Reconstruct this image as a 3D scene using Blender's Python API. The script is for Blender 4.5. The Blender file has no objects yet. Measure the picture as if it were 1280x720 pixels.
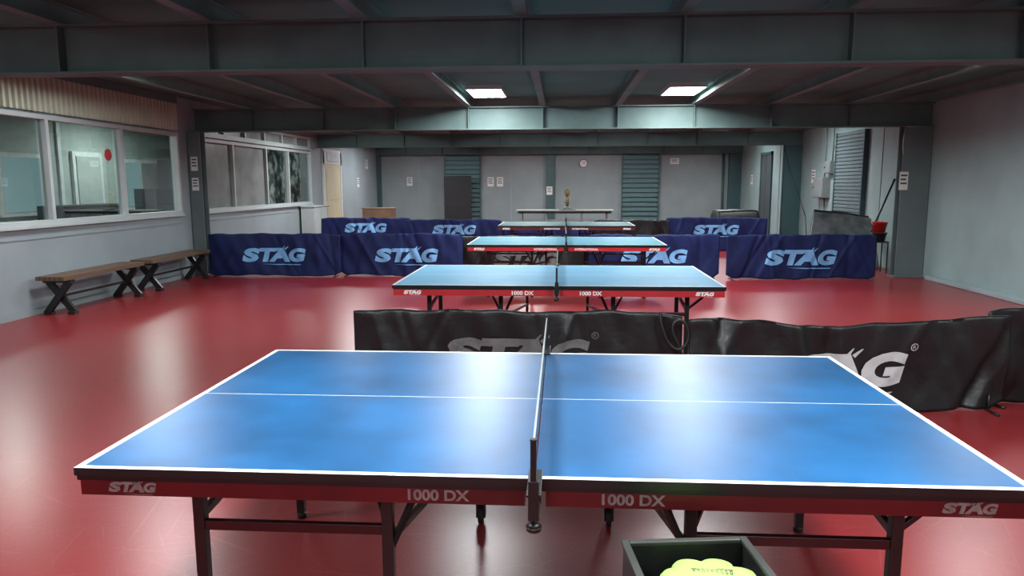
import bpy, bmesh, math, random
from mathutils import Vector, Matrix
from math import sin, cos, pi, radians
random.seed(7)
scene=bpy.context.scene
COL=scene.collection
scene.view_settings.view_transform='Standard'
scene.view_settings.look='None'

# ------------------------------------------------------------------ materials
def _nt(name):
    m=bpy.data.materials.new(name); m.use_nodes=True
    nt=m.node_tree; b=nt.nodes["Principled BSDF"]
    return m,nt,b
def mat(name,c,rough=.5,metal=0,var=.12,scale=6,bump=0,bscale=60,spec=.5,coat=0):
    m,nt,b=_nt(name)
    tc=nt.nodes.new("ShaderNodeTexCoord")
    n=nt.nodes.new("ShaderNodeTexNoise"); n.inputs["Scale"].default_value=scale; n.inputs["Detail"].default_value=5
    nt.links.new(tc.outputs["Object"],n.inputs["Vector"])
    r=nt.nodes.new("ShaderNodeValToRGB")
    r.color_ramp.elements[0].position=.3; r.color_ramp.elements[1].position=.7
    r.color_ramp.elements[0].color=(*[x*(1-var) for x in c],1)
    r.color_ramp.elements[1].color=(*[min(1,x*(1+var)) for x in c],1)
    nt.links.new(n.outputs["Fac"],r.inputs["Fac"]); nt.links.new(r.outputs["Color"],b.inputs["Base Color"])
    b.inputs["Roughness"].default_value=rough; b.inputs["Metallic"].default_value=metal
    b.inputs["Specular IOR Level"].default_value=spec
    if coat: b.inputs["Coat Weight"].default_value=coat
    if bump:
        n2=nt.nodes.new("ShaderNodeTexNoise"); n2.inputs["Scale"].default_value=bscale; n2.inputs["Detail"].default_value=4
        nt.links.new(tc.outputs["Object"],n2.inputs["Vector"])
        bp=nt.nodes.new("ShaderNodeBump"); bp.inputs["Strength"].default_value=bump; bp.inputs["Distance"].default_value=.01
        nt.links.new(n2.outputs["Fac"],bp.inputs["Height"]); nt.links.new(bp.outputs["Normal"],b.inputs["Normal"])
    return m
def emis(name,c,s):
    m=bpy.data.materials.new(name); m.use_nodes=True; nt=m.node_tree; nt.nodes.clear()
    e=nt.nodes.new("ShaderNodeEmission"); o=nt.nodes.new("ShaderNodeOutputMaterial")
    e.inputs["Color"].default_value=(*c,1); e.inputs["Strength"].default_value=s
    nt.links.new(e.outputs[0],o.inputs[0]); return m
def floor_mat():
    m,nt,b=_nt("red_vinyl_floor"); N=nt.nodes.new; L=nt.links.new
    tc=N("ShaderNodeTexCoord")
    n=N("ShaderNodeTexNoise"); n.inputs["Scale"].default_value=.5; n.inputs["Detail"].default_value=3; n.inputs["Roughness"].default_value=.5
    L(tc.outputs["Object"],n.inputs["Vector"])
    r=N("ShaderNodeValToRGB"); r.color_ramp.elements[0].position=.3; r.color_ramp.elements[1].position=.75
    r.color_ramp.elements[0].color=(.215,.016,.019,1); r.color_ramp.elements[1].color=(.270,.026,.029,1)
    L(n.outputs["Fac"],r.inputs["Fac"])
    col=r.outputs["Color"]; scr=None
    for i,(ang,sx,sy) in enumerate([(.5,1.2,60),(-.7,1.5,70),(1.35,1.0,58),(.1,1.3,65),(-1.2,2.2,100),(.95,2.5,90),(-.3,2.0,80)]):
        mp=N("ShaderNodeMapping"); mp.inputs["Rotation"].default_value=(0,0,ang)
        mp2=N("ShaderNodeMapping"); mp2.inputs["Scale"].default_value=(sx,sy,1); mp2.inputs["Location"].default_value=(i*13,i*7,0)
        L(tc.outputs["Object"],mp.inputs["Vector"]); L(mp.outputs[0],mp2.inputs["Vector"])
        t=N("ShaderNodeTexNoise"); t.inputs["Scale"].default_value=1; t.inputs["Detail"].default_value=2; t.inputs["Distortion"].default_value=.2
        L(mp2.outputs[0],t.inputs["Vector"])
        cr=N("ShaderNodeValToRGB"); cr.color_ramp.elements[0].position=.65; cr.color_ramp.elements[1].position=.80
        cr.color_ramp.elements[0].color=(0,0,0,1); cr.color_ramp.elements[1].color=(1,1,1,1)
        L(t.outputs["Fac"],cr.inputs["Fac"])
        if scr is None: scr=cr.outputs["Color"]
        else:
            mx=N("ShaderNodeMath"); mx.operation="MAXIMUM"; L(scr,mx.inputs[0]); L(cr.outputs["Color"],mx.inputs[1]); scr=mx.outputs[0]
    f=N("ShaderNodeMath"); f.operation="MULTIPLY"; f.inputs[1].default_value=.28; L(scr,f.inputs[0])
    mix=N("ShaderNodeMixRGB"); mix.inputs["Color2"].default_value=(.46,.17,.16,1)
    L(f.outputs[0],mix.inputs["Fac"]); L(col,mix.inputs["Color1"]); L(mix.outputs[0],b.inputs["Base Color"])
    b.inputs["Specular IOR Level"].default_value=.32
    rr=N("ShaderNodeMapRange"); rr.inputs["To Min"].default_value=.30; rr.inputs["To Max"].default_value=.27
    L(n.outputs["Fac"],rr.inputs["Value"]); L(rr.outputs[0],b.inputs["Roughness"])
    n3=N("ShaderNodeTexNoise"); n3.inputs["Scale"].default_value=30; n3.inputs["Detail"].default_value=2
    L(tc.outputs["Object"],n3.inputs["Vector"])
    bp=N("ShaderNodeBump"); bp.inputs["Strength"].default_value=.14; bp.inputs["Distance"].default_value=.003
    L(n3.outputs["Fac"],bp.inputs["Height"]); L(bp.outputs[0],b.inputs["Normal"])
    return m
def ribbed(name,c,freq,axis,rough=.5,strength=.6,dark=.45):
    m,nt,b=_nt(name); N=nt.nodes.new; L=nt.links.new
    tc=N("ShaderNodeTexCoord"); w=N("ShaderNodeTexWave"); w.bands_direction=axis; w.inputs["Scale"].default_value=freq
    L(tc.outputs["Object"],w.inputs["Vector"])
    r=N("ShaderNodeValToRGB"); r.color_ramp.elements[0].color=(*[x*dark for x in c],1); r.color_ramp.elements[1].color=(*c,1)
    r.color_ramp.elements[1].position=.6
    L(w.outputs["Fac"],r.inputs["Fac"]); L(r.outputs[0],b.inputs["Base Color"])
    bp=N("ShaderNodeBump"); bp.inputs["Strength"].default_value=strength; bp.inputs["Distance"].default_value=.03
    L(w.outputs["Fac"],bp.inputs["Height"]); L(bp.outputs[0],b.inputs["Normal"])
    b.inputs["Roughness"].default_value=rough
    return m
def glass_mat(name,tint=(.80,.85,.82),fac=.20):
    m=bpy.data.materials.new(name); m.use_nodes=True; nt=m.node_tree; nt.nodes.clear(); N=nt.nodes.new; L=nt.links.new
    t=N("ShaderNodeBsdfTransparent"); t.inputs[0].default_value=(*tint,1)
    g=N("ShaderNodeBsdfGlossy"); g.inputs["Roughness"].default_value=.02; g.inputs["Color"].default_value=(.9,.95,1,1)
    mx=N("ShaderNodeMixShader"); mx.inputs[0].default_value=fac; L(t.outputs[0],mx.inputs[1]); L(g.outputs[0],mx.inputs[2])
    o=N("ShaderNodeOutputMaterial"); L(mx.outputs[0],o.inputs[0]); return m
def net_mat():
    m=bpy.data.materials.new("net_cord"); m.use_nodes=True; nt=m.node_tree; nt.nodes.clear(); N=nt.nodes.new; L=nt.links.new
    tc=N("ShaderNodeTexCoord"); sp=N("ShaderNodeSeparateXYZ"); L(tc.outputs["Object"],sp.inputs[0])
    outs=[]
    for ax in ("Y","Z"):
        a=N("ShaderNodeMath"); a.operation="MULTIPLY"; a.inputs[1].default_value=80; L(sp.outputs[ax],a.inputs[0])
        f=N("ShaderNodeMath"); f.operation="FRACT"; L(a.outputs[0],f.inputs[0])
        l=N("ShaderNodeMath"); l.operation="LESS_THAN"; l.inputs[1].default_value=.32; L(f.outputs[0],l.inputs[0]); outs.append(l)
    mx=N("ShaderNodeMath"); mx.operation="MAXIMUM"; L(outs[0].outputs[0],mx.inputs[0]); L(outs[1].outputs[0],mx.inputs[1])
    t=N("ShaderNodeBsdfTransparent"); d=N("ShaderNodeBsdfDiffuse"); d.inputs[0].default_value=(.015,.02,.025,1)
    s=N("ShaderNodeMixShader"); L(mx.outputs[0],s.inputs[0]); L(t.outputs[0],s.inputs[1]); L(d.outputs[0],s.inputs[2])
    o=N("ShaderNodeOutputMaterial"); L(s.outputs[0],o.inputs[0]); return m
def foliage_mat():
    m,nt,b=_nt("backlit_foliage_glow"); N=nt.nodes.new; L=nt.links.new
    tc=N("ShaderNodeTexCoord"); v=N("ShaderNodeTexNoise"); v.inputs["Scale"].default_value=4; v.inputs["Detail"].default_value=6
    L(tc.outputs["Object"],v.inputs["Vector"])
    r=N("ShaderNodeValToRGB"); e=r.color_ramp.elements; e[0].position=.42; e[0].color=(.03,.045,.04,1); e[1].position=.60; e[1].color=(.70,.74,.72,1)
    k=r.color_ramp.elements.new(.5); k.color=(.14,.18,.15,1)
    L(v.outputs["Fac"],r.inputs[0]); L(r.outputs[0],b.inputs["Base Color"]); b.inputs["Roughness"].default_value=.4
    L(r.outputs[0],b.inputs["Emission Color"]); b.inputs["Emission Strength"].default_value=.35  # self-lit so the foliage reads as backlit through the panes
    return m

M={}
M['floor']=floor_mat()
M['wall']=mat("painted_plaster",(.245,.295,.302),.75,var=.10,scale=1.3,bump=.15,bscale=30)
M['wall_light']=mat("pale_painted_panel",(.265,.318,.338),.6,var=.08,scale=1.5,bump=.08,bscale=25,spec=.3)
M['beam']=mat("grey_green_steel_paint",(.100,.150,.146),.55,var=.14,scale=2.5,bump=.05,bscale=20,spec=.25)
M['joist']=mat("grey_steel_joist",(.165,.245,.235),.7,var=.10,scale=3,spec=.1)
M['teal']=mat("teal_steel_paint",(.038,.085,.092),.45,var=.12,scale=3)
M['post']=mat("grey_green_post_paint",(.115,.15,.152),.5,var=.12,scale=2)
M['ceil']=mat("dark_ceiling_board",(.090,.205,.185),.8,var=.12,scale=1.2,spec=.2)
M['white']=mat("white_aluminium",(.44,.49,.49),.45,var=.04,scale=5)
M['cream']=mat("cream_paint",(.55,.50,.35),.5,var=.05)
M['blue']=mat("blue_table_paint",(.009,.078,.200),.37,var=.28,scale=3.5,bump=.02,bscale=120,spec=.45)
M['blue2']=mat("sheen_blue_table_paint",(.15,.36,.53),.5,var=.08,scale=3,spec=.05)  # pale tone paints a bright reflection into the blue tabletop
M['blue3']=mat("teal_blue_table_paint",(.07,.20,.26),.5,var=.08,scale=3,spec=.05)
M['blue4']=mat("dull_teal_table_paint",(.10,.17,.175),.5,var=.08,scale=3,spec=.05)
M['line']=mat("white_line_paint",(.72,.75,.76),.35,var=.03,spec=.2)
M['black']=mat("black_powder_coat",(.012,.012,.013),.35,var=.2)
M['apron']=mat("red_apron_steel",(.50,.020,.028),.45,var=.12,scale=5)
M['apron_shaded']=mat("shaded_red_apron_steel",(.115,.007,.010),.4,var=.3,scale=3)  # red apron with dim light darkened into its colour
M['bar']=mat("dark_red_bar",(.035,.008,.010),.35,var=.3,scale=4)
M['print']=mat("white_print",(.90,.88,.88),.6,var=.03)
M['print_dimmed']=mat("dimmed_white_print",(.27,.22,.22),.6,var=.25,scale=30)  # white print toned down in colour for dim light
M['printg']=mat("grey_print",(.42,.42,.43),.6,var=.2,scale=9)
M['printf']=mat("faded_grey_print",(.10,.10,.10),.6,var=.3,scale=9)
M['printb']=mat("sky_blue_print",(.17,.40,.70),.6,var=.1,scale=10)
M['rubber']=mat("black_rubber",(.02,.02,.02),.6)
M['net']=net_mat()
M['tape']=mat("grey_net_tape",(.22,.24,.23),.7,var=.05)
M['navy']=mat("navy_barrier_cloth",(.007,.014,.072),.6,var=.25,scale=4,bump=.25,bscale=14,spec=.25)
M['blackcloth']=mat("black_barrier_vinyl",(.009,.009,.010),.40,var=.3,scale=5,bump=.45,bscale=16,spec=.38)
M['wood']=ribbed("varnished_bench_wood",(.16,.095,.055),5,'X',.5,.1,.6)
M['wood2']=mat("light_wood",(.28,.17,.10),.5,var=.2,scale=6)
M['paper']=mat("white_paper",(.7,.7,.68),.8,var=.04)
M['ink']=mat("dark_ink",(.05,.05,.06),.8)
M['redp']=mat("red_plastic",(.50,.02,.02),.35)
M['lime']=mat("lime_green_foam",(.30,.52,.12),.6,var=.05,bump=.1,bscale=50)
M['grey']=mat("grey_plastic_box",(.20,.22,.22),.5)
M['brass']=mat("brass_metal",(.30,.24,.12),.4,metal=.6)
M['steel']=mat("brushed_steel",(.45,.45,.45),.35,metal=.8)
M['pvc']=mat("silvery_grey_plastic",(.12,.135,.14),.22,var=.5,scale=4,bump=.6,bscale=6,spec=.6)
M['mat']=mat("black_mat_vinyl",(.012,.013,.015),.5,var=.2)
M['office']=mat("office_wall_grey",(.28,.34,.32),.7)
M['officew']=mat("office_white",(.50,.55,.54),.6)
M['glass']=glass_mat("window_glass")
M['frost']=mat("meshed_grey_glass",(.20,.22,.21),.35,var=.25,scale=3)
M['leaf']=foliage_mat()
M['lit']=emis("lit_office_glass",(.45,.68,.74),.55)
M['lamp']=emis("led_diffuser",(.95,.98,1),16)

# ------------------------------------------------------------------ geometry helpers
def bbox(bm,c,s,R=None,mi=0):
    x,y,z=[v/2 for v in s]; vs=[]
    for sx,sy,sz in ((-1,-1,-1),(1,-1,-1),(1,1,-1),(-1,1,-1),(-1,-1,1),(1,-1,1),(1,1,1),(-1,1,1)):
        p=Vector((sx*x,sy*y,sz*z))
        if R is not None: p=R@p
        vs.append(bm.verts.new(p+Vector(c)))
    for f in ((0,3,2,1),(4,5,6,7),(0,1,5,4),(1,2,6,5),(2,3,7,6),(3,0,4,7)):
        fc=bm.faces.new([vs[i] for i in f]); fc.material_index=mi
def brange(bm,x0,x1,y0,y1,z0,z1,mi=0):
    bbox(bm,((x0+x1)/2,(y0+y1)/2,(z0+z1)/2),(abs(x1-x0),abs(y1-y0),abs(z1-z0)),mi=mi)
def bbar(bm,p0,p1,w,h,mi=0):
    p0=Vector(p0);p1=Vector(p1); d=p1-p0; L=d.length; d.normalize()
    up=Vector((0,0,1)) if abs(d.z)<.95 else Vector((0,1,0))
    s=d.cross(up).normalized(); u=s.cross(d)
    R=Matrix((s,d,u)).transposed()
    bbox(bm,(p0+p1)/2,(w,L,h),R,mi)
def bcyl(bm,p0,p1,r0,r1=None,n=16,cap=True,mi=0):
    r1=r0 if r1 is None else r1
    p0=Vector(p0);p1=Vector(p1); d=(p1-p0).normalized()
    up=Vector((0,0,1)) if abs(d.z)<.95 else Vector((1,0,0))
    s=d.cross(up).normalized(); u=s.cross(d)
    a=[bm.verts.new(p0+(s*cos(2*pi*i/n)+u*sin(2*pi*i/n))*r0) for i in range(n)]
    b=[bm.verts.new(p1+(s*cos(2*pi*i/n)+u*sin(2*pi*i/n))*r1) for i in range(n)]
    for i in range(n):
        f=bm.faces.new([a[i],a[(i+1)%n],b[(i+1)%n],b[i]]); f.smooth=True; f.material_index=mi
    if cap:
        bm.faces.new(a[::-1]).material_index=mi; bm.faces.new(b).material_index=mi
def btube(bm,pts,r,n=8,mi=0):
    for a,b in zip(pts[:-1],pts[1:]): bcyl(bm,a,b,r,n=n,mi=mi)
def mk(name,bm,mats,parent=None,bevel=0,loc=None,label=None,cat=None,kind=None,group=None,fix=True):
    if fix: bmesh.ops.recalc_face_normals(bm,faces=bm.faces)
    me=bpy.data.meshes.new(name); bm.to_mesh(me); bm.free()
    if not isinstance(mats,(list,tuple)): mats=[mats]
    for m in mats: me.materials.append(m)
    o=bpy.data.objects.new(name,me); COL.objects.link(o)
    if parent is not None: o.parent=parent
    if loc: o.location=loc
    if bevel:
        md=o.modifiers.new("bevel","BEVEL"); md.width=bevel; md.segments=2; md.limit_method='ANGLE'
    if label: o["label"]=label
    if cat: o["category"]=cat
    if kind: o["kind"]=kind
    if group: o["group"]=group
    return o
def bars(name,lst,m,parent,bevel=.002):
    for p0,p1,w_,h_ in lst:
        bm=bmesh.new(); bbar(bm,p0,p1,w_,h_); mk(name,bm,m,parent=parent,bevel=bevel)
def boxpart(name,r,m,parent,bevel=0):
    bm=bmesh.new(); brange(bm,*r); return mk(name,bm,m,parent=parent,bevel=bevel)
def empty(name,loc,label,cat,group=None,rot=0):
    o=bpy.data.objects.new(name,None); o.empty_display_size=.1; COL.objects.link(o)
    o.location=loc; o.rotation_euler=(0,0,rot); o["label"]=label; o["category"]=cat
    if group: o["group"]=group
    return o
def NB(): return bmesh.new()
def struct(name,bm,m,bevel=0): return mk(name,bm,m,bevel=bevel,kind="structure")

# ------------------------------------------------------------------ lettering
def text_poly(s,w,h,shear=0,bold=0.0,space=1.0):
    cu=bpy.data.curves.new("t","FONT"); cu.body=s; cu.size=1; cu.offset=bold; cu.space_character=space; cu.resolution_u=4
    o=bpy.data.objects.new("t",cu); COL.objects.link(o)
    dg=bpy.context.evaluated_depsgraph_get(); dg.update()
    me=bpy.data.meshes.new_from_object(o.evaluated_get(dg))
    vs=[(v.co.x,v.co.y) for v in me.vertices]; fs=[tuple(p.vertices) for p in me.polygons]
    bpy.data.objects.remove(o); bpy.data.curves.remove(cu); bpy.data.meshes.remove(me)
    x0=min(v[0] for v in vs);x1=max(v[0] for v in vs);y0=min(v[1] for v in vs);y1=max(v[1] for v in vs)
    out=[]
    for x,y in vs:
        X=(x-(x0+x1)/2)/(x1-x0)*w; Y=(y-(y0+y1)/2)/(y1-y0)*h
        out.append((X+shear*Y,Y))
    return out,fs
def add_poly(V,F,pts):
    n=len(V); V+=pts; F.append(tuple(range(n,n+len(pts))))
_L={}
for ch in "STAG": _L[ch]=text_poly(ch,1,1,0,.062)
def logo_poly(w,reg=False,slope=0):
    V=[];F=[]; u=w/100; H=23
    for ch,cx,cw in (("S",12,26),("T",37,28),("A",61,36),("G",88,27)):
        vs,fs=_L[ch]; n=len(V)
        V+=[((cx-50+x*cw)*u+.26*y*H*u,y*H*u) for x,y in vs]; F+=[tuple(i+n for i in f) for f in fs]
    sh=lambda pts:[((x-50)*u+.26*(y-12)*u,(y-12)*u) for x,y in pts]
    add_poly(V,F,sh([(48.5,23.5),(60.0,23.5),(57.8,18.6),(48.5,18.6)]))
    add_poly(V,F,sh([(61.2,23.2),(63.8,23.2),(65.2,27.0),(64.2,27.0)])); add_poly(V,F,sh([(65.0,22.6),(67.4,20.6),(71.4,26.2),(70.2,26.4)]))
    add_poly(V,F,sh([(33,-3.0),(99,-3.3),(97.4,-4.7),(58,-4.4)]))
    if reg:
        v,f=text_poly("R",2.2*u,2.6*u); n=len(V); V+=[(x+57*u,y+14*u) for x,y in v]; F+=[tuple(i+n for i in q) for q in f]
        for i in range(20):
            a0,a1=2*pi*i/20,2*pi*(i+1)/20
            add_poly(V,F,[(57*u+2.6*u*cos(a0),14*u+2.6*u*sin(a0)),(57*u+2.6*u*cos(a1),14*u+2.6*u*sin(a1)),(57*u+2.1*u*cos(a1),14*u+2.1*u*sin(a1)),(57*u+2.1*u*cos(a0),14*u+2.1*u*sin(a0))])
    V=[(x,y+slope*x) for x,y in V]
    return V,F
def flat_mark(name,VF,m,cx,y,cz,parent,disp=None):
    V,F=VF; bm=NB(); vs=[]
    for a,b in V: vs.append(bm.verts.new((cx+a,y,cz+b)))
    for f in F:
        try: bm.faces.new([vs[i] for i in f])
        except Exception: pass
    bmesh.ops.triangulate(bm,faces=bm.faces[:])
    if disp:
        for it in range(5):
            es=[e for e in bm.edges if e.calc_length()>.03]
            if es: bmesh.ops.subdivide_edges(bm,edges=es,cuts=1); bmesh.ops.triangulate(bm,faces=[f for f in bm.faces if len(f.verts)>3])
        for v in bm.verts: v.co.y=y+disp(v.co.x,v.co.z)
    for f in bm.faces:
        f.normal_update()
        if f.normal.y>0: f.normal_flip()
    return mk(name,bm,m,parent=parent,fix=False)

# ------------------------------------------------------------------ camera
f_px=911.5; pit=.1419; yaw=.0669; roll=-.0029; H=1.59
F=Vector((-sin(yaw)*cos(pit),cos(yaw)*cos(pit),-sin(pit))); R=Vector((cos(yaw),sin(yaw),0)); U=R.cross(F)
R2=R*cos(roll)+U*sin(roll); U2=-R*sin(roll)+U*cos(roll)
cam=bpy.data.cameras.new("camera"); co=bpy.data.objects.new("camera",cam); COL.objects.link(co)
cam.sensor_width=36; cam.lens=36*f_px/1280; cam.clip_start=.05; cam.clip_end=200
mw=Matrix((R2,U2,-F)).transposed().to_4x4(); mw.translation=Vector((0,0,H)); co.matrix_world=mw
scene.camera=co

# ------------------------------------------------------------------ room shell
XL,XR,YB,YF,ZC=-6.48,6.13,25.8,-4.0,3.06
bm=NB(); brange(bm,-10.6,XR+.15,YF-.15,YB+.15,-.12,0); struct("floor",bm,M['floor'])
bm=NB(); brange(bm,-10.6,XR+.15,YF-.15,YB+.15,ZC,ZC+.1); struct("ceiling",bm,M['ceil'])
bm=NB(); brange(bm,XL-.12,XR+.12,YB,YB+.12,0,ZC); struct("wall_back",bm,M['wall'])
bm=NB(); brange(bm,XL-.12,XR+.12,YF-.12,YF,0,ZC); struct("wall_front",bm,M['wall'])
bm=NB(); brange(bm,XR,XR+.12,YF,YB,0,ZC); struct("wall_right",bm,mat("side_wall_plaster",(.238,.322,.322),.75,var=.10,scale=1.3,bump=.15,bscale=30))
W1=(4.24,12.13); W2=(12.85,18.72); SZ=1.10; TZ=2.46; T2=2.42
bm=NB()
brange(bm,XL-.12,XL,YF,W1[0],0,ZC)
brange(bm,XL-.12,XL,W1[0],W1[1],0,SZ)
brange(bm,XL-.12,XL,W1[0],W1[1],TZ,ZC)
brange(bm,XL-.12,XL,W1[1],W2[0],0,ZC)
brange(bm,XL-.12,XL,W2[0],W2[1],0,SZ)
brange(bm,XL-.12,XL,W2[0],W2[1],T2+.36,ZC)
brange(bm,XL-.12,XL,W2[1],YB,0,ZC)
struct("wall_left",bm,M['wall_light'])
bm=NB(); prev=None; y=W1[0]; seq=[]
while y<W1[1]-.10:
    seq+=[(y,.02),(y+.034,.02),(y+.044,.065),(y+.086,.065)]; y+=.098
for yy,dx in seq:
    a=bm.verts.new((XL+dx,yy,TZ+.03)); b=bm.verts.new((XL+dx,yy,2.93))
    if prev: bm.faces.new([prev[0],a,b,prev[1]])
    prev=(a,b)
struct("trim_1",bm,mat("beige_sheet",(.46,.48,.38),.6,var=.08,scale=3,spec=.2))
bm=NB(); brange(bm,XL,XL+.05,W1[0],W1[1],2.93,ZC-.001); struct("trim_2",bm,M['beam'])
bm=NB(); brange(bm,XL,XL+.012,YF,W1[1]+.1,.93,.95); brange(bm,XL,XL+.012,12.8,17.3,.93,.95); struct("trim_3",bm,M['wall'])
bm=NB(); brange(bm,XL,XL+.015,YF,17.3,0,.08); struct("baseboard_left",bm,M['wall'])
bm=NB(); brange(bm,XR-.10,XR,YF,12.45,0,.07); struct("baseboard_right",bm,M['wall_light'],.01)

def window(name,y0,y1,z0,z1,mull,fills):
    bm=NB(); x0,x1=XL-.07,XL+.035; t=.055
    brange(bm,x0,x1,y0,y1,z0,z0+t); brange(bm,x0,x1,y0,y1,z1-t,z1)
    brange(bm,x0-.0,x1+.03,y0,y1,z0-.035,z0)
    for y in mull: brange(bm,x0,x1,y-t/2,y+t/2,z0+t,z1-t)
    w=mk(name,bm,M['white'],kind="structure")
    for a,b,fm in zip(mull[:-1],mull[1:],fills):
        bm=NB(); brange(bm,XL-.035,XL-.029,a+t/2,b-t/2,z0+t,z1-t)
        mk("pane",bm,fm,parent=w)
    return w
mu=[W1[1]-.03-i*1.58 for i in range(5)][::-1]; mu=[W1[0]+.03]+mu if mu[0]>W1[0]+.2 else mu
window("window_1",W1[0],W1[1],SZ,TZ,mu,[M['glass']]*(len(mu)-1))
window("window_2",W2[0],W2[1],SZ,T2,[12.88,14.2,15.85,17.15,18.69],[M['frost'],M['frost'],M['glass'],M['glass']])
window("window_3",W2[0],W2[1],T2+.06,T2+.36,[12.88,13.85,14.8,15.8,16.8,17.7,18.69],[M['frost']]*6)
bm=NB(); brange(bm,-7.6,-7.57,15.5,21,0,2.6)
mk("glowing_foliage_backdrop",bm,M['leaf'],label="added backdrop painted with glowing backlit foliage behind the glass",cat="screen")  # made-up backdrop with painted glow in place of greenery beyond the glass
bm=NB(); brange(bm,XL-.1,XL-.0,W2[0],W2[1],T2,T2+.06); struct("trim_4",bm,M['white'])
# adjoining office
bm=NB(); brange(bm,-10.5,-10.38,YF,YB,0,ZC); struct("wall_office",bm,M['office'])
bm=NB(); brange(bm,-10.38,-10.33,10.2,12.4,0,ZC-.01); struct("trim_5",bm,M['officew'])
bm=NB(); brange(bm,-10.38,-10.33,14.6,14.7,0,ZC-.01); struct("trim_50",bm,M['officew'])
bm=NB(); brange(bm,-10.37,-10.31,12.9,14.1,1.0,2.2); o=struct("window_4",bm,M['officew'])
bm=NB(); brange(bm,-10.31,-10.30,13.0,14.0,1.08,2.12); mk("pane",bm,M['lit'],parent=o)
bm=NB(); brange(bm,-10.37,-10.31,15.0,16.0,0,2.3); o=struct("door_3",bm,M['officew'])
bm=NB(); brange(bm,-10.31,-10.29,15.1,15.9,.02,2.2); mk("door_leaf",bm,M['office'],parent=o)
bm=NB(); bcyl(bm,(-10.29,15.82,1.0),(-10.22,15.82,1.0),.02); mk("handle",bm,M['steel'],parent=o)
bm=NB(); brange(bm,-10.37,-10.31,16.6,18.4,1.0,2.2); o=struct("window_5",bm,M['officew'])
for a,b in ((16.7,17.45),(17.55,18.3)): boxpart("pane",(-10.31,-10.30,a,b,1.08,2.12),M['lit'] if a<17 else M['frost'],o)
for sx,sy,hh in ((-9.9,19.0,2.2),(-9.3,16.9,1.5),(-9.6,14.2,1.2)):
    e=empty("shelf_unit",(sx,sy,0),"dark shelf unit in the adjoining office","shelf","office shelf units")
    z=.1
    while z<hh-.03: boxpart("shelf",(-.25,.25,-.97,.97,z,z+.03),M['rubber'],e); z+=.5
    boxpart("shelf",(-.25,.25,-.97,.97,hh-.03,hh),M['rubber'],e)
    for y in (-1,.97): boxpart("side_panel",(-.25,.25,y,y+.03,0,hh),M['rubber'],e)
    boxpart("back_panel",(-.26,-.25,-1,1,0,hh),M['rubber'],e)

# ------------------------------------------------------------------ beams, joists, columns
JX=[-.32+1.275*k for k in range(-4,6)]
def ibeam(name,y,z0,z1,x0=XL,x1=XR):
    bm=NB()
    brange(bm,x0,x1,y-.008,y+.008,z0+.02,z1-.02)
    brange(bm,x0,x1,y-.10,y+.10,z0,z0+.02); brange(bm,x0,x1,y-.10,y+.10,z1-.02,z1)
    for x in JX:
        if x<x1-.1: brange(bm,x-.008,x+.008,y-.09,y+.09,z0+.02,z1-.02)
    struct(name,bm,M['beam'],.003)
ibeam("trim_6",6.05,2.50,2.90); ibeam("trim_7",12.8,2.51,2.90); ibeam("trim_8",19.4,2.55,2.90); ibeam("trim_9",25.55,2.60,2.90); ibeam("trim_10",-.7,2.50,2.90)
k=11
for x in JX:
    bm=NB()
    brange(bm,x-.05,x+.05,YF,YB,2.90,2.912); brange(bm,x-.05,x+.05,YF,YB,ZC-.012,ZC); brange(bm,x-.006,x+.006,YF,YB,2.912,ZC-.012)
    struct("trim_%d"%k,bm,M['joist']); k+=1
def column(x0,x1,y,z1,m):
    global k
    bm=NB(); yc=y
    brange(bm,x0,x1,yc-.10,yc-.085,0,z1); brange(bm,x0,x1,yc+.085,yc+.10,0,z1); brange(bm,(x0+x1)/2-.01,(x0+x1)/2+.01,yc-.085,yc+.085,0,z1)
    brange(bm,x0-.03,x1 ,yc-.13,yc+.13,0,.02)
    struct("trim_%d"%k,bm,m,.003); k+=1
column(XL+.02,XL+.24,12.55,2.5,M['post'])
column(5.66,XR-.01,12.8,2.51,M['post'])
column(5.70,XR-.01,19.4,2.55,M['teal'])
bm=NB(); brange(bm,-.53,-.22,YB-.16,YB,0,2.6); struct("trim_%d"%k,bm,M['teal'],.004); k+=1
bm=NB(); brange(bm,5.72,XR,YB-.2,YB,0,2.6); struct("trim_%d"%k,bm,M['teal'],.004); k+=1
bm=NB(); brange(bm,XL,XL+.13,YB-.2,YB,0,2.6); struct("trim_%d"%k,bm,M['teal'],.004); k+=1
for y in (14.6,17.9,21.2):
    bm=NB(); brange(bm,XR-.012,XR,y-.02,y+.02,0,ZC-.01); struct("trim_%d"%k,bm,M['wall_light']); k+=1
for x in (-5.0,-1.75,1.3,4.6):
    bm=NB(); brange(bm,x-.02,x+.02,YB-.012,YB,0,2.6); struct("trim_%d"%k,bm,M['wall_light']); k+=1

# shutters
def shutter(x0,x1,y0,y1,z0,z1,m,axis,label,pitch=.11,fill=.80,dep=.03):
    bm=NB(); nst=int((z1-z0)/pitch)
    for i in range(nst):
        za=z0+i*(z1-z0)/nst; zb=za+(z1-z0)/nst*fill
        if axis=='y': brange(bm,x0,x1,y0+.0,y1,za,zb)
        else: brange(bm,x0+.0,x1,y0,y1,za,zb)
    if axis=='y': brange(bm,x0,x1,y0+dep,y1,z0,z1)
    else: brange(bm,x0+dep,x1,y0,y1,z0,z1)
    s=mk("roller_shutter",bm,m,label=label,cat="shutter",bevel=.006)
    if axis=='y':
        boxpart("guide_rail",(x0-.05,x0,y0-.01,y1,0,z1),M['teal'],s); boxpart("guide_rail",(x1,x1+.05,y0-.01,y1,0,z1),M['teal'],s)
    else:
        boxpart("guide_rail",(x0-.01,x1,y0-.05,y0,0,z1),M['teal'],s); boxpart("guide_rail",(x0-.01,x1,y1,y1+.05,0,z1),M['teal'],s)
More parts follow.
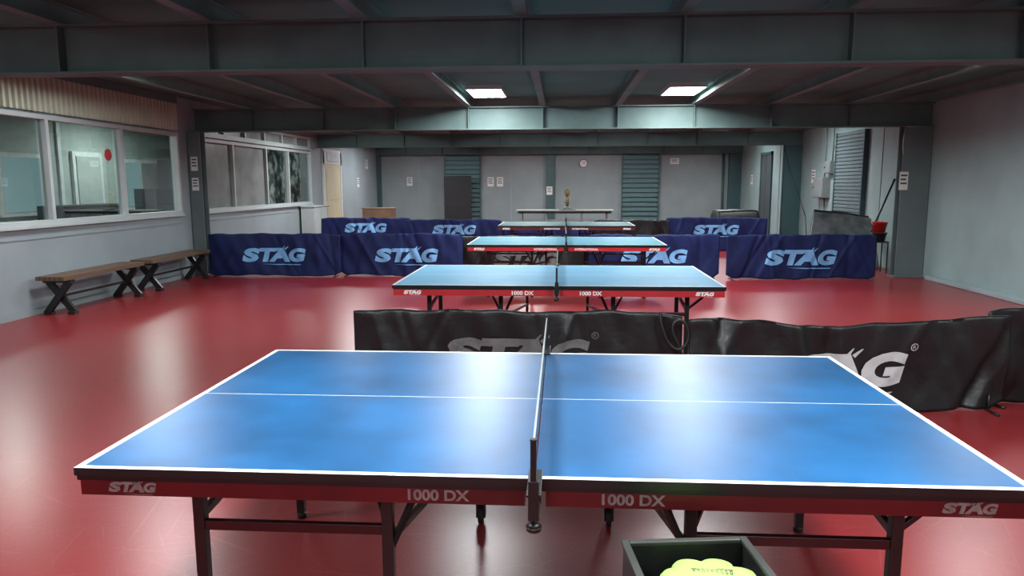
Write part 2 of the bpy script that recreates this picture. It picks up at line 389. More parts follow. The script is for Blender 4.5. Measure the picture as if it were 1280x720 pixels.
SH=mat("teal_slat",(.105,.185,.195),.5,var=.08,spec=.25); SG=mat("grey_slat",(.125,.165,.175),.6,var=.08,spec=.15)
shutter(-4.05,-2.86,YB-.12,YB-.002,0,2.58,SH,'y',"teal roller shutter behind the standing black mat",.16,.66,.07)
shutter(2.14,3.33,YB-.12,YB-.002,0,2.58,SH,'y',"teal roller shutter on the end wall beside the clock",.16,.66,.07)
shutter(XR-.09,XR-.002,15.3,16.75,0,2.66,SG,'x',"grey roller shutter on the side wall by fuse boxes",.075,.8,.025)

# doors
bm=NB(); y0,y1=19.75,21.2
brange(bm,XL,XL+.05,y0-.1,y0,0,2.5);brange(bm,XL,XL+.05,y1,y1+.1,0,2.5);brange(bm,XL,XL+.05,y0-.1,y1+.1,2.15,2.55)
d=struct("door_1",bm,mat("door_frame_white",(.62,.66,.66),.5,var=.05))
bm=NB(); brange(bm,XL,XL+.035,y0,y1,.01,2.15); mk("door_leaf",bm,M['cream'],parent=d,bevel=.004)
boxpart("door_panel",(XL+.035,XL+.045,y0+.15,y1-.15,1.15,2.0),M['cream'],d,.003); boxpart("door_panel",(XL+.035,XL+.045,y0+.15,y1-.15,.2,.95),M['cream'],d,.003)
bm=NB(); bcyl(bm,(XL+.035,y0+.1,1.0),(XL+.09,y0+.1,1.0),.012); bcyl(bm,(XL+.09,y0+.08,1.0),(XL+.09,y0+.22,1.0),.012); mk("handle",bm,M['steel'],parent=d)
bm=NB(); brange(bm,XR-.05,XR,21.9,21.98,0,2.5);brange(bm,XR-.05,XR,23.0,23.08,0,2.5);brange(bm,XR-.05,XR,21.9,23.08,2.42,2.5)
d=struct("door_2",bm,M['teal'])
DG=mat("dark_grey_door",(.05,.06,.065),.5,var=.1)
boxpart("door_leaf",(XR-.03,XR,21.98,22.47,.01,2.42),DG,d,.004); boxpart("door_leaf",(XR-.03,XR,22.50,23.0,.01,2.42),DG,d,.004)

# ------------------------------------------------------------------ ceiling lights
def ceiling_light(x,y,power,label,w=.58,dp=1.0,col=(.95,.985,1)):
    e=empty("ceiling_light",(x,y,2.99),label,"light","square LED ceiling panels")
    bm=NB(); t=.02; h=ZC-2.99
    brange(bm,-w/2-t,-w/2,-dp/2-t,dp/2+t,0,h);brange(bm,w/2,w/2+t,-dp/2-t,dp/2+t,0,h)
    brange(bm,-w/2,w/2,-dp/2-t,-dp/2,0,h);brange(bm,-w/2,w/2,dp/2,dp/2+t,0,h)
    mk("frame",bm,M['white'],parent=e)
    bm=NB(); brange(bm,-w/2+.001,w/2-.001,-dp/2+.001,dp/2-.001,.004,.02); mk("diffuser",bm,M['lamp'],parent=e)
    l=bpy.data.lights.new("led","AREA"); l.shape='RECTANGLE'; l.size=w; l.size_y=dp; l.energy=power; l.color=col
    lo=bpy.data.objects.new("led_lamp",l); COL.objects.link(lo); lo.parent=e; lo.location=(0,0,.002)
LB="glowing white LED panel between ceiling joists"  # shared by the visible pair and the added fill panels
for x in (-1.17,1.86): ceiling_light(x,11.7,118,LB,w=.52)
for x,p in ((-4.77,52),(-.96,45),(1.60,45),(4.78,58)): ceiling_light(x,8.2,p,LB)  # unseen row behind the near beam, added as fill for beam and table
for x in (-4.77,-.96,1.60,4.78): ceiling_light(x,2.0,122,LB)  # unseen row overhead; outer pair added as side fill
for x in (-4.77,-.96,1.60,4.78): ceiling_light(x,16.6,86,LB)  # unseen behind the beams; outer pair added for extra brightness
for x in (-4.77,-.96,1.60,4.78): ceiling_light(x,22.4,84,LB)  # hidden end bay; outer pair added to lift the room light
for x in (-.96,1.60): ceiling_light(x,-2.6,80,LB)
ceiling_light(-8.5,10.4,140,"bright LED panel added to light the adjoining office",.5,.5)
ceiling_light(-9.0,15.6,130,"bright LED panel added to light the adjoining office",.6,.9)  # extra panel added to brighten the office behind the panes

w=bpy.data.worlds.new("world"); scene.world=w; w.use_nodes=True
w.node_tree.nodes["Background"].inputs[0].default_value=(.6,.65,.7,1); w.node_tree.nodes["Background"].inputs[1].default_value=.3

# ------------------------------------------------------------------ tables
def table(cx,ynear,label,texts=("1000 DX","1000 DX"),D=1.525,topz=.76,am=None,pm=None,tm=None,es=.010):
    am=am or M['apron']; pm=pm or M['print']; tm=tm or M['blue']
    L=2.74; e=empty("table_tennis_table",(cx,ynear+D/2,0),label,"table","table tennis tables in a row")
    y0,y1=-D/2,D/2; gap=.002
    for s in (-1,1):
        xa,xb=(-L/2,-gap) if s<0 else (gap,L/2)
        bm=NB(); th=.024
        xs=[xa,xa+.02,xb] if s<0 else [xa,xb-.02,xb]
        ys=[y0,y0+.02,-.0018,.0018,y1-.02,y1]
        grid=[[bm.verts.new((x,y,topz)) for y in ys] for x in xs]
        for i in range(2):
            for j in range(5):
                f=bm.faces.new([grid[i][j],grid[i+1][j],grid[i+1][j+1],grid[i][j+1]])
                f.material_index=1 if (j in (0,2,4) or (s<0 and i==0) or (s>0 and i==1)) else 0
        lo=[bm.verts.new(p) for p in ((xa,y0,topz-th),(xb,y0,topz-th),(xb,y1,topz-th),(xa,y1,topz-th))]
        bm.faces.new(lo[::-1]).material_index=2
        near=[grid[i][0] for i in range(3)]; far=[grid[i][5] for i in range(3)]
        for f in ([lo[0],lo[1],*near[::-1]],[lo[2],lo[3],*far],[lo[3],lo[0],*grid[0]],[lo[1],lo[2],*grid[2][::-1]]):
            bm.faces.new(f).material_index=2
        mk("tabletop",bm,[tm,M['line'],M['black']],parent=e)
        bm=NB(); z0,z1=topz-.088,topz-th
        fa,fb=(xa+.010,xb-.028) if s<0 else (xa+.028,xb-.010)
        brange(bm,fa,fb,y0+.012,y0+.034,z0,z1);brange(bm,fa,fb,y1-.034,y1-.012,z0,z1)
        brange(bm,fa,fa+.022,y0+.034,y1-.034,z0,z1);brange(bm,fb-.022,fb,y0+.034,y1-.034,z0,z1)
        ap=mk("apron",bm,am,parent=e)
        boxpart("edge_strip",(xa+.004,xb-.004,y0+.006,y0+.02,z1-es,z1),M['black'],e)
        flat_mark("printed_logo",logo_poly(.140),pm,s*1.20,y0+.0105,topz-.061,ap)
        sh=len(texts[0])<8
        flat_mark("printed_text",text_poly(texts[0],.18 if sh else .32,.034 if sh else .030,.0,.03),pm,s*.28,y0+.0105,topz-.062,ap)
        fy,ry=y0+.19,y1-.28
        xo,xn,xr,xc=s*1.09,s*.475,s*1.17,s*.30
        zt=topz-.03; lw=.018
        for x,y in ((xo,fy),(xn,fy),(xr,ry)):
            bm=NB(); brange(bm,x-lw,x+lw,y-lw,y+lw,.02,zt); bcyl(bm,(x,y,0),(x,y,.025),.023,n=14)
            mk("leg",bm,M['black'],parent=e,bevel=.003)
        bm=NB(); bcyl(bm,(xc,ry,.1),(xc,ry,zt),.014,n=12); brange(bm,xc-.022,xc-.014,ry-.02,ry+.02,.03,.12); brange(bm,xc+.014,xc+.022,ry-.02,ry+.02,.03,.12); brange(bm,xc-.022,xc+.022,ry-.02,ry+.02,.105,.12)
        lg=mk("wheeled_leg",bm,M['black'],parent=e)
        bm=NB(); bcyl(bm,(xc-.012,ry,.048),(xc+.012,ry,.048),.048,n=22); mk("wheel",bm,M['rubber'],parent=lg,bevel=.004)
        bars("crossbar",[((xo,fy,.50),(xn,fy,.50),.022,.032),((xo,fy,.53),(xr,ry,.53),.02,.03),((xn,fy,.46),(xc,ry,.40),.018,.025),((xr,ry,.52),(xc,ry,.52),.02,.025)],M['bar'],e)
        br=[((xn,fy,.42),(s*.36,fy+.10,z0+.01),.018,.018),((xn,fy,.50),(s*.62,fy+.2,zt),.015,.015)]
        if s>0: br.append(((xo,fy,.54),(s*1.27,fy+.02,z0+.01),.018,.018))
        bars("brace",br,M['black'],e)
    n=empty("table_tennis_net",(cx,ynear+D/2,topz),"black mesh net with grey tape clamped across a blue table","net","table tennis nets")
    yo=D/2+.13
    bm=NB(); vs=[bm.verts.new(p) for p in ((0,-yo,.004),(0,yo,.004),(0,yo,.140),(0,-yo,.140))]; bm.faces.new(vs); mk("net_mesh",bm,M['net'],parent=n,fix=False)
    bm=NB(); brange(bm,-.003,.003,-yo,yo,.138,.1525); mk("net_tape",bm,M['tape'],parent=n)
    for s in (-1,1):
        bm=NB(); brange(bm,-.008,.008,s*(yo+.004)-.007,s*(yo+.004)+.007,-.05,.160); bcyl(bm,(0,s*(yo+.004),.160),(0,s*(yo+.004),.166),.010,n=14)
        brange(bm,-.014,.014,s*yo-.012,s*yo+.014,-.060,.050)
        mk("net_post",bm,M['black'],parent=n,bevel=.001)
        bm=NB(); a,b=sorted((s*(D/2-.05),s*yo))
        brange(bm,-.020,.020,a,b,.0,.008)
        c0,c1=sorted((s*(D/2+.004),s*(D/2+.02)))
        brange(bm,-.018,.018,c0,c1,-.065,.0)
        a,b=sorted((s*(D/2+.004),s*yo))
        brange(bm,-.015,.015,a,b,-.065,-.055)
        mk("clamp",bm,M['black'],parent=n,bevel=.0015)
        bm=NB(); yk=s*(D/2+.10); bcyl(bm,(0,yk,-.085),(0,yk,-.06),.005,n=10)
        for za,zb,ra,rb in ((-.110,-.105,.012,.020),(-.105,-.092,.020,.022),(-.092,-.084,.022,.012)): bcyl(bm,(0,yk,za),(0,yk,zb),ra,rb,n=18)
        mk("clamp_knob",bm,M['black'],parent=n)
    return e
table(-.068,1.975,"blue table tennis table with scuffed top beside the black crate",D=1.56,am=M['apron_shaded'],pm=M['print_dimmed'],es=.016)
table(-.03,5.93,"blue table tennis table with painted sheen, red apron between black barriers",tm=M['blue2'])
table(.075,10.0,"teal blue table tennis table with red apron before navy barriers",texts=("INTERNATIONAL","INTERNATIONAL"),tm=M['blue3'])
table(.11,14.6,"dull blue table tennis table between two rows of barriers",texts=("INTERNATIONAL","INTERNATIONAL"),tm=M['blue4'],am=M['apron_shaded'])

# ------------------------------------------------------------------ barriers
def barrier(p0,p1,h,m,mark,label,group,logo=True,seed=0,sag=0,lw=1.0,reg=False,lz=.36,amp=.018,zb=.02,lx=0,slope=0,sagx=0,fold=0,calm=0):
    rnd=random.Random(seed); p0=Vector((*p0,0));p1=Vector((*p1,0)); d=p1-p0; L=d.length; ang=math.atan2(d.y,d.x)
    e=empty("barrier",((p0+p1)/2)[:],label,"barrier",group,ang)
    ph=[rnd.uniform(0,6.28) for _ in range(10)]
    fx=[(rnd.uniform(-L/2,L/2),rnd.uniform(-.6,.6),rnd.uniform(.025,.07),rnd.choice((-1,1))) for _ in range(12)]
    def disp(x,z):
        t=z/h
        v=amp*(sin(x*5.1+ph[0]+z*2.5)*.8+sin(x*11+ph[1]-z*6)*.45*(1-t*.5)+sin(x*2.3+z*9+ph[2])*.5*(1-t)+.25*sin(x*23+ph[3]+z*12)+.12*sin(x*31-z*19+ph[6])*(1-t))
        for cx,sl,wd,sg in fx:
            q=(x-cx-sl*(z-h*.5))/wd
            v+=amp*.8*sg*math.exp(-q*q)
        if calm:
            q=(x-calm)/.32; v*=1-.75*math.exp(-q*q)
        if fold: 
            q=(x-sagx)/.05; v+=fold*math.exp(-q*q)*(1-.2*t)
        return v
    def top(x):
        u=2*x/L; us=(x-sagx)/(L/2+abs(sagx))
        return h-sag*(1-min(1,abs(us))**1.3)-.02*abs(u)**10+.006*sin(7*x+ph[4])+.004*sin(17*x+ph[7])
    def bot(x):
        u=2*x/L
        return zb+.012*sin(x*4+ph[5])+.006*sin(13*x+ph[8])+.05*max(0,abs(u)-.92)/.08
    nx,nz=130,28; bm=NB(); fr=[];bk=[]
    for i in range(nx+1):
        x=-L/2+L*i/nx; cf=[];cb=[]
        for j in range(nz+1):
            t=j/nz; z=bot(x)+(top(x)-bot(x))*t; y=disp(x,z); rnd_=max(0,(t-.95)/.05)*.006
            cf.append(bm.verts.new((x,y-.010-.006*(1-t)+rnd_,z))); cb.append(bm.verts.new((x,y*.7+.010+.006*(1-t)-rnd_,z)))
        fr.append(cf);bk.append(cb)
    def q(a,b,c,dd):
        f=bm.faces.new([a,b,c,dd]); f.smooth=True
    for i in range(nx):
        for j in range(nz):
            q(fr[i][j],fr[i+1][j],fr[i+1][j+1],fr[i][j+1]); q(bk[i+1][j],bk[i][j],bk[i][j+1],bk[i+1][j+1])
        q(fr[i][nz],fr[i+1][nz],bk[i+1][nz],bk[i][nz]); q(bk[i][0],bk[i+1][0],fr[i+1][0],fr[i][0])
    for j in range(nz):
        q(bk[0][j],fr[0][j],fr[0][j+1],bk[0][j+1]); q(fr[nx][j],bk[nx][j],bk[nx][j+1],fr[nx][j+1])
    c=mk("cover",bm,m,parent=e,fix=False)
    for s in (-1,1):
        x=s*(L/2-.10); bm=NB(); bcyl(bm,(x,-.12,.010),(x,.16,.010),.010,n=8); bcyl(bm,(x,.01,.012),(x,.01,.12),.008,n=8)
        mk("foot",bm,M['black'],parent=e)
    if logo:
        flat_mark("printed_logo",logo_poly(lw,reg,slope),mark,lx,-.0225,lz,c,disp=disp)
    return e,disp
G="navy cloth court barriers"; GB="black cloth court barriers"
nb="navy cloth court barrier with pale printed logo"
barrier((-6.12,12.30),(-3.80,12.34),.75,M['navy'],M['printb'],nb+" beside the benches",G,seed=1,lw=1.05,lz=.38)
barrier((-3.84,12.46),(-1.68,12.42),.75,M['navy'],M['printb'],nb,G,seed=2,lw=1.05,lx=.1,lz=.37)
barrier((-1.70,12.54),(.50,12.54),.70,M['blackcloth'],M['printf'],"black cloth court barrier behind a table",GB,seed=3,lw=1.05,lz=.30)
barrier((.48,12.42),(2.67,12.45),.75,M['navy'],M['printb'],nb+" behind a table",G,seed=4,lw=1.05,sag=.02,lz=.37)
barrier((2.74,12.24),(5.18,12.36),.75,M['navy'],M['printb'],nb+" beside the column",G,seed=5,lw=1.12,lz=.37)
barrier((-5.90,17.68),(-3.66,17.63),.78,M['navy'],M['printb'],nb+" by the cabinet",G,seed=6,lw=1.0,lz=.53)
barrier((-3.70,17.46),(-1.42,17.46),.75,M['navy'],M['printb'],nb+" by the end tables",G,seed=7,lw=1.0,lz=.50)
barrier((-1.46,17.60),(.82,17.60),.66,M['navy'],M['printb'],"plain navy cloth court barrier behind a table",G,seed=8,logo=False)
barrier((.78,17.46),(2.55,17.46),.74,M['blackcloth'],M['printg'],"short plain black cloth court barrier",GB,seed=9,logo=False)
barrier((2.50,17.60),(4.84,17.56),.79,M['navy'],M['printb'],nb+" by the covered stack",G,seed=10,lw=1.0,lz=.50)
kb="black vinyl court barrier with grey logo"
barrier((-1.50,5.16),(.86,5.14),.69,M['blackcloth'],M['printf'],kb+" behind the scuffed table",GB,seed=11,lw=1.0,reg=True,lz=.375,amp=.022)
barrier((.90,5.10),(3.10,5.15),.70,M['blackcloth'],M['printg'],kb+" and a sagging fold",GB,seed=12,lw=1.06,reg=True,lz=.28,sag=.095,sagx=-.12,amp=.030,lx=-.16,slope=.06,fold=.05,calm=.20)
barrier((3.02,5.30),(5.35,5.75),.71,M['blackcloth'],M['printg'],kb+" beside the wall",GB,seed=13,lw=1.05,reg=True,lz=.36,amp=.028,lx=.2)
pts=[(.70,5.065,.70),(.69,5.055,.66),(.72,5.045,.56),(.76,5.045,.47),(.82,5.040,.43),(.88,5.045,.47),(.90,5.05,.55),(.87,5.055,.63),(.82,5.05,.66),(.77,5.05,.61),(.79,5.045,.53),(.84,5.045,.46),(.86,5.05,.36),(.84,5.055,.29)]
cu=bpy.data.curves.new("strap","CURVE"); cu.dimensions='3D'; sp=cu.splines.new('NURBS'); sp.points.add(len(pts)-1)
for p,v in zip(sp.points,pts): p.co=(*v,1)
sp.use_endpoint_u=True; sp.order_u=4; cu.bevel_depth=.011; cu.resolution_u=8
o=bpy.data.objects.new("tmp",cu); COL.objects.link(o); dg=bpy.context.evaluated_depsgraph_get(); dg.update()
me=bpy.data.meshes.new_from_object(o.evaluated_get(dg)); bpy.data.objects.remove(o)
bm=NB(); bm.from_mesh(me)
mk("strap",bm,mat("black_strap",(.006,.006,.006),.5),label="black looped strap hanging over the barrier edge",cat="strap")

# ------------------------------------------------------------------ benches
def bench(y0,y1,label):
    L=y1-y0; e=empty("bench",(-6.2,(y0+y1)/2,0),label,"bench","wooden benches by the side wall")
    bm=NB()
    for i in range(3):
        x=-.12+i*.12; brange(bm,x-.0595,x+.0595,-L/2,L/2,.435,.485)
    mk("seat",bm,M['wood'],parent=e)
    for s in (-1,1):
        y=s*(L/2-.16); bm=NB()
        bbar(bm,(-.16,y-.024,.02),(.16,y-.024,.42),.045,.08); bbar(bm,(.16,y+.024,.02),(-.16,y+.024,.42),.045,.08)
        brange(bm,-.18,.18,y-.045,y+.045,.395,.435); brange(bm,-.20,-.11,y-.045,y+.045,0,.04); brange(bm,.11,.20,y-.045,y+.045,0,.04)
        mk("leg",bm,M['black'],parent=e,bevel=.003)
    bars("crossbar",[((0,-L/2+.18,.225),(0,L/2-.18,.225),.03,.03)],M['black'],e)
bench(8.40,10.14,"wooden bench with black crossed legs below the windows")
bench(10.38,12.15,"wooden bench with black crossed legs beside the steel post")

# ------------------------------------------------------------------ crate with lime foam
e=empty("crate",(.352,1.665,0),"tall black plastic crate holding a lime foam piece","crate",rot=radians(7))
bm=NB(); w,dp,zt=.158,.17,.65
for s in (-1,1):
    brange(bm,s*w-.006,s*w+.006,-dp,dp,.0,zt); brange(bm,-w,w,s*dp-.006,s*dp+.006,.0,zt)
brange(bm,-w,w,-dp,dp,0,.012); brange(bm,-w+.006,w-.006,-dp+.006,dp-.006,.555,.565)
mk("body",bm,M['black'],parent=e)
bm=NB()
for s in (-1,1):
    brange(bm,s*w-.010,s*w+.010,-dp-.010,dp+.010,zt,zt+.012); brange(bm,-w+.010,w-.010,s*dp-.010,s*dp+.010,zt,zt+.012)
mk("rim",bm,mat("worn_black_rim",(.035,.038,.035),.45),parent=e,bevel=.003)
e=empty("foam_flower",(.370,1.685,.566),"lime green lobed foam piece with black scribble","foam")
bm=NB(); n=140; rings=[(.97,0),(1.02,.03),(1.05,.05),(1.03,.066),(.96,.076),(.7,.084),(.25,.087)]
rr=[]
for s,z in rings:
    rr.append([bm.verts.new((s*(.082+.026*abs(sin(3.5*a+.4))**.6)*cos(a)*1.10,s*(.072+.024*abs(sin(3.5*a+.4))**.6)*sin(a),z)) for a in [2*pi*i/n for i in range(n)]])
for a,b in zip(rr[:-1],rr[1:]):
    for i in range(n):
        f=bm.faces.new([a[i],a[(i+1)%n],b[(i+1)%n],b[i]]); f.smooth=True
bm.faces.new(rr[0][::-1]); bm.faces.new(rr[-1])
mk("body",bm,M['lime'],parent=e)
bm=NB(); pts=[]; rs=random.Random(4); hs=[rs.uniform(.5,1.3) for _ in range(12)]
for i in range(160):
    t=i/159; a=t*2*pi*9; hh=hs[int(t*9)%12]
    pts.append((-.045+.10*t+.005*sin(a),.012+.010*hh*cos(a)-.006*t,.0866))
btube(bm,pts,.0010,n=5)
mk("scribble",bm,M['ink'],parent=e)

# ------------------------------------------------------------------ far furniture
e=empty("folding_table",(.10,20.8,0),"pale folding table with grey steel legs","table")
boxpart("tabletop",(-1.37,1.37,-.4,.4,.83,.86),mat("pale_table_laminate",(.34,.36,.32),.4),e,.004)
boxpart("apron",(-1.3,1.3,-.38,-.35,.77,.83),M['black'],e); boxpart("apron",(-1.3,1.3,.35,.38,.77,.83),M['black'],e)
for sx in (-1.2,-.5,.5,1.2):
    for sy in (-.33,.33): boxpart("leg",(sx-.02,sx+.02,sy-.02,sy+.02,0,.83),M['steel'],e)
boxpart("crossbar",(-1.2,1.2,-.34,-.32,.55,.6),M['steel'],e)
e=empty("ball_machine",(.18,20.75,.86),"small brass ball throwing machine standing on the pale table","machine")
bm=NB(); bcyl(bm,(0,0,0),(0,0,.03),.24,n=24); bcyl(bm,(0,0,.03),(0,0,.10),.13,.06,n=24); mk("base",bm,M['grey'],parent=e)
bm=NB(); bcyl(bm,(0,0,.10),(0,0,.42),.055,.045,n=18); bcyl(bm,(0,0,.2),(0,0,.24),.09,n=18); mk("column",bm,M['brass'],parent=e)
bm=NB(); brange(bm,-.085,.085,-.06,.06,.42,.56); bcyl(bm,(0,-.055,.48),(0,-.15,.48),.035,n=16); bcyl(bm,(0,0,.555),(0,0,.61),.035,.02,n=16); mk("head",bm,M['brass'],parent=e)

def cabinet(name,x0,x1,y0,y1,z,m,label,cat):
    e=empty(name,((x0+x1)/2,(y0+y1)/2,0),label,cat); w=(x1-x0)/2; d=(y1-y0)/2
    bm=NB(); brange(bm,-w,w,-d,d,.06,z-.03); brange(bm,-w+.04,w-.04,-d+.04,d-.04,0,.06); mk("body",bm,m,parent=e,bevel=.004)
    boxpart("top",(-w-.02,w+.02,-d-.02,d+.02,z-.03,z),m,e,.004)
    return e,w,d
e,w_,d_=cabinet("cabinet",-5.55,-4.72,20.2,20.7,.93,M['wood2'],"small brown wooden cabinet against the side passage","cabinet")
for s in (-1,1):
    dd=boxpart("door",(s*w_/2-w_/2+.02,s*w_/2+w_/2-.02,-d_-.015,-d_,.1,.86),M['wood2'],e,.003)
    bm=NB(); bcyl(bm,(s*.05,-d_-.04,.5),(s*.05,-d_-.015,.5),.012); mk("knob",bm,M['steel'],parent=dd)
e,w_,d_=cabinet("cupboard",-6.42,-6.08,17.75,18.75,1.06,M['white'],"white low cupboard under the last window","cupboard")
for s in (-1,1):
    dd=boxpart("door",(w_,w_+.014,s*d_/2-d_/2+.02,s*d_/2+d_/2-.02,.1,1.0),M['white'],e,.003)
    bm=NB(); bcyl(bm,(w_+.014,s*.05,.6),(w_+.04,s*.05,.6),.012); mk("knob",bm,M['steel'],parent=dd)

e=empty("folded_mat",(-3.57,25.35,0),"tall black folded mat standing before the teal shutter","mat")
boxpart("panel",(-.47,.47,-.10,-.005,0,1.86),M['mat'],e,.02); boxpart("panel",(-.46,.46,.005,.10,0,1.83),M['mat'],e,.02)
boxpart("strap",(-.475,.475,-.106,.106,.9,.95),M['rubber'],e)
def covered(name,cx,cy,w,d,h0,h1,label,cat,m,seed,wr=1):
    rnd=random.Random(seed); bm=NB(); nx,ny=40,30; ph=[rnd.uniform(0,6) for _ in range(6)]
    rows=[]
    for i in range(nx+1):
        r=[]
        for j in range(ny+1):
            u=-1+2*i/nx; v=-1+2*j/ny
            ed=min(1,(1-abs(u))*6)*min(1,(1-abs(v))*6)
            x=u*w/2*(1+.03*(1-ed)); y=v*d/2*(1+.03*(1-ed))
            ht=(h0+(h1-h0)*(u+1)/2)
            z=ht*(ed**.3) + wr*(.014*sin(5*x+ph[0]+2*y)*ed+.012*abs(sin(9*x+ph[1]+3*y))*ed)
            r.append(bm.verts.new((x,y,max(0,z))))
        rows.append(r)
    for i in range(nx):
        for j in range(ny):
            f=bm.faces.new([rows[i][j],rows[i+1][j],rows[i+1][j+1],rows[i][j+1]]); f.smooth=True
    bd=[rows[i][0] for i in range(nx+1)]+[rows[nx][j] for j in range(1,ny+1)]+[rows[i][ny] for i in range(nx-1,-1,-1)]+[rows[0][j] for j in range(ny-1,0,-1)]
    bm.faces.new(bd[::-1])
    return mk(name,bm,m,loc=(cx,cy,0),label=label,cat=cat)
covered("covered_stack",4.42,19.0,1.15,.9,.90,.92,"low black sheet covered stack beside the navy barrier","cover",M['blackcloth'],3,.5)
# plastic wrapped flat frame leaning toward the wall
e=empty("leaning_cover",(5.3,14.5,0),"silvery grey plastic wrapped frame leaning by the shutter","cover")
for kx,(dx,hh,mm,ox) in enumerate(((0,1.05,M['pvc'],-.14),(.12,1.09,M['mat'],-.10))):
    bm=NB(); nx,nz=60,34; rnd=random.Random(20+kx); p=[rnd.uniform(0,6) for _ in range(8)]
    fr=[];bk=[]
    for i in range(nx+1):
        f1=[];b1=[]
        for j in range(nz+1):
            u=i/nx; t=j/nz
            top=(hh-.13*u)+.010*sin(7*u+p[1])
            x=-.56+ox+u*(1.24-ox)+.30*t*(1-u); z=t*top
            y=-.44+dx+.50*t+ .012*sin(8*u+p[0]+7*t)+.010*abs(sin(9*u-7*t+p[2]))+.007*abs(sin(17*u+12*t+p[3]))
            f1.append(bm.verts.new((x,y-.03*(1-t**10),z))); b1.append(bm.verts.new((x,y+.02*(1-t**10)+.004,z)))
        fr.append(f1);bk.append(b1)
    def qq(*v): bm.faces.new(v).smooth=True
    for i in range(nx):
        for j in range(nz):
            qq(fr[i][j],fr[i+1][j],fr[i+1][j+1],fr[i][j+1]); qq(bk[i+1][j],bk[i][j],bk[i][j+1],bk[i+1][j+1])
        qq(fr[i][nz],fr[i+1][nz],bk[i+1][nz],bk[i][nz]); qq(bk[i][0],bk[i+1][0],fr[i+1][0],fr[i][0])
    for j in range(nz):
        qq(bk[0][j],fr[0][j],fr[0][j+1],bk[0][j+1]); qq(fr[nx][j],bk[nx][j],bk[nx][j+1],fr[nx][j+1])
    mk("fold",bm,mm,parent=e)

# slim stand with black pail and red bucket
e=empty("bucket_stand",(5.66,13.42,0),"slim black stand beside the steel column","stand")
boxpart("shelf",(-.13,.13,-.13,.13,.535,.555),M['rubber'],e)
for sx in (-1,1):
    for sy in (-1,1): boxpart("leg",(sx*.12-.008,sx*.12+.008,sy*.12-.008,sy*.12+.008,0,.535),M['black'],e)
def bucket(z,m,label,sc):
    e=empty("bucket",(5.66,13.42,z),label,"bucket","stacked buckets")
    bm=NB(); n=28
    ro=[[ .10,0],[.13,.17*sc],[.138,.17*sc],[.138,.185*sc],[.122,.185*sc],[.095,.01]]
    rs=[[bm.verts.new((r*cos(2*pi*i/n),r*sin(2*pi*i/n),zz)) for i in range(n)] for r,zz in ro]
    for a,b in zip(rs[:-1],rs[1:]):
        for i in range(n): bm.faces.new([a[i],a[(i+1)%n],b[(i+1)%n],b[i]]).smooth=True
    bm.faces.new(rs[0][::-1]); bm.faces.new(rs[-1]); mk("body",bm,m,parent=e)
    bm=NB(); btube(bm,[(.14*cos(a),-.02-.05*sin(a),.17*sc-.10*sin(a)*.6) for a in [i*pi/12 for i in range(13)]],.004,n=6); mk("handle",bm,M['steel'],parent=e)
bucket(.555,M['rubber'],"black plastic bucket standing on the slim stand",.86)
bucket(.716,M['redp'],"red plastic bucket stacked on the black bucket",1.0)

bm=NB(); bcyl(bm,(5.40,13.75,.0),(6.04,13.85,1.60),.018,n=12); bcyl(bm,(6.04,13.85,1.60),(6.06,13.853,1.66),.022,n=12)
mk("pole",bm,M['black'],label="thin black pole leaning against the side wall",cat="pole")
bm=NB(); btube(bm,[(5.66,19.28,2.5),(5.72,18.9,1.9),(5.85,18.5,1.25),(5.95,18.3,.8),(5.97,18.2,.3),(5.97,18.15,.008)],.010,n=6)
mk("cable",bm,M['rubber'],label="loose black cable hanging from the teal column",cat="cable",group="hanging cables")
def wallbox(name,y0,y1,z0,z1,dep,label):
    e=empty(name,(XR,(y0+y1)/2,z0),label,"fuse box","electrical boxes on the side wall"); h=z1-z0; w=(y1-y0)/2
    bm=NB(); brange(bm,-dep,0.002,-w,w,0,h); mk("body",bm,M['grey'],parent=e,bevel=.006)
    dd=boxpart("door",(-dep-.012,-dep,-w+.02,w-.02,.02,h-.02),M['grey'],e,.004)
    bm=NB(); bcyl(bm,(-dep-.03,w-.06,h/2),(-dep-.012,w-.06,h/2),.015); mk("knob",bm,M['black'],parent=dd)
wallbox("fuse_box",17.25,17.85,1.25,1.72,.18,"grey metal fuse box on the side wall")
wallbox("fuse_box",17.0,17.35,1.80,2.08,.12,"small grey meter box above the fuse box")
for y,z0,z1 in ((17.6,1.725,2.88),(17.15,2.085,2.88),(17.55,0,1.245)):
    bm=NB(); bcyl(bm,(XR-.018,y,z0),(XR-.018,y,z1),.018,n=10)
    mk("conduit",bm,M['grey'],label="grey conduit pipe running to a fuse box",cat="pipe",group="conduit pipes")
bm=NB(); bcyl(bm,(5.55,YB-.05,0),(5.55,YB-.05,2.59),.045,n=14)
mk("drain_pipe",bm,M['teal'],label="vertical teal pipe in the wall corner",cat="pipe")
e=empty("wall_clock",(.77,YB,2.28),"round white wall clock with dark rim","clock")
bm=NB(); bcyl(bm,(0,-.03,0),(0,.002,0),.145,n=32); mk("rim",bm,M['ink'],parent=e)
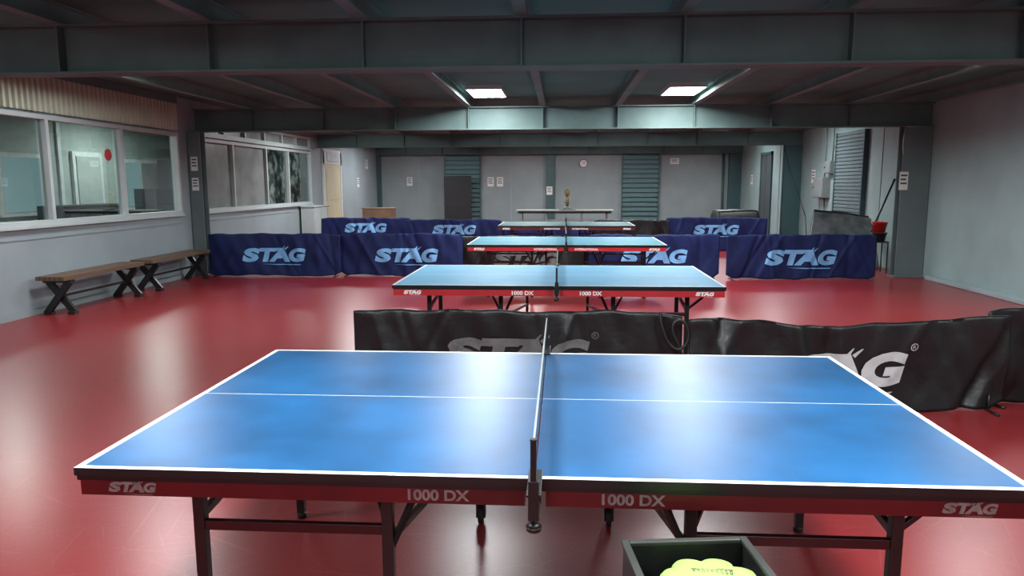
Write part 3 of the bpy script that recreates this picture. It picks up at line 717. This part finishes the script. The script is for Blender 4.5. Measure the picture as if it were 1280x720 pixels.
bm=NB(); bcyl(bm,(0,-.034,0),(0,-.0305,0),.128,n=32); mk("face",bm,M['paper'],parent=e)
bars("hand",[((0,-.037,0),(.05,-.037,.045),.004,.012),((0,-.037,0),(-.02,-.037,.095),.004,.008)],M['ink'],e,0)
def notice(c,w,h,face,label="white printed paper notice taped to the surface",m=None):
    e=empty("notice",c,label,"paper","paper notices")
    rot={'y':0,'x+':radians(90),'x-':radians(-90)}[face]; e.rotation_euler=(0,0,rot)
    bm=NB(); brange(bm,-w/2,w/2,-.004,.002,-h/2,h/2); sh=mk("sheet",bm,m or M['paper'],parent=e)
    for i in range(3):
        z=h/2-h*(.2+.22*i); boxpart("print_block",(-w*.36,w*(.36-.1*(i%2)),-.0055,-.0041,z-h*.045,z+h*.045),M['ink'],sh)
for x,z,w_,h_ in ((-5.35,1.68,.2,.3),(-2.47,1.66,.22,.32),(-2.14,1.66,.22,.32),(-.40,1.35,.2,.28),(3.9,2.35,.3,.2)):
    notice((x,YB if x!=-.40 else YB-.16,z),w_,h_,'y')
notice((5.70,12.70,1.62),.14,.30,'y')
notice((-6.36,12.45,1.95),.12,.24,'y'); notice((-6.36,12.45,1.60),.12,.22,'y')
notice((XR,24.2,1.7),.25,.3,'x-'); notice((XR,18.4,1.75),.25,.32,'x-')
notice((XL,23.2,1.65),.25,.3,'x+'); notice((XL,24.3,2.25),.3,.3,'x+')
bm=NB(); bcyl(bm,(XL-.0295,10.25,2.02),(XL-.026,10.25,2.02),.085,n=24)
mk("sticker",bm,M['redp'],label="small round red sticker on the window glass",cat="sticker")
bm=NB(); brange(bm,XL+.048,XL+.075,19.95,21.0,2.22,2.46); mk("door_sign",bm,mat("pale_blue_sign",(.6,.68,.72),.4),label="pale rectangular sign above the cream door",cat="sign",bevel=.004)
bm=NB(); btube(bm,[(6.0,12.66,2.50),(5.66,12.69,2.51),(5.60,12.6,2.2),(5.62,12.6,2.05)],.007,n=6)
mk("cable",bm,M['steel'],label="thin grey wire on the steel column",cat="cable",group="hanging cables")
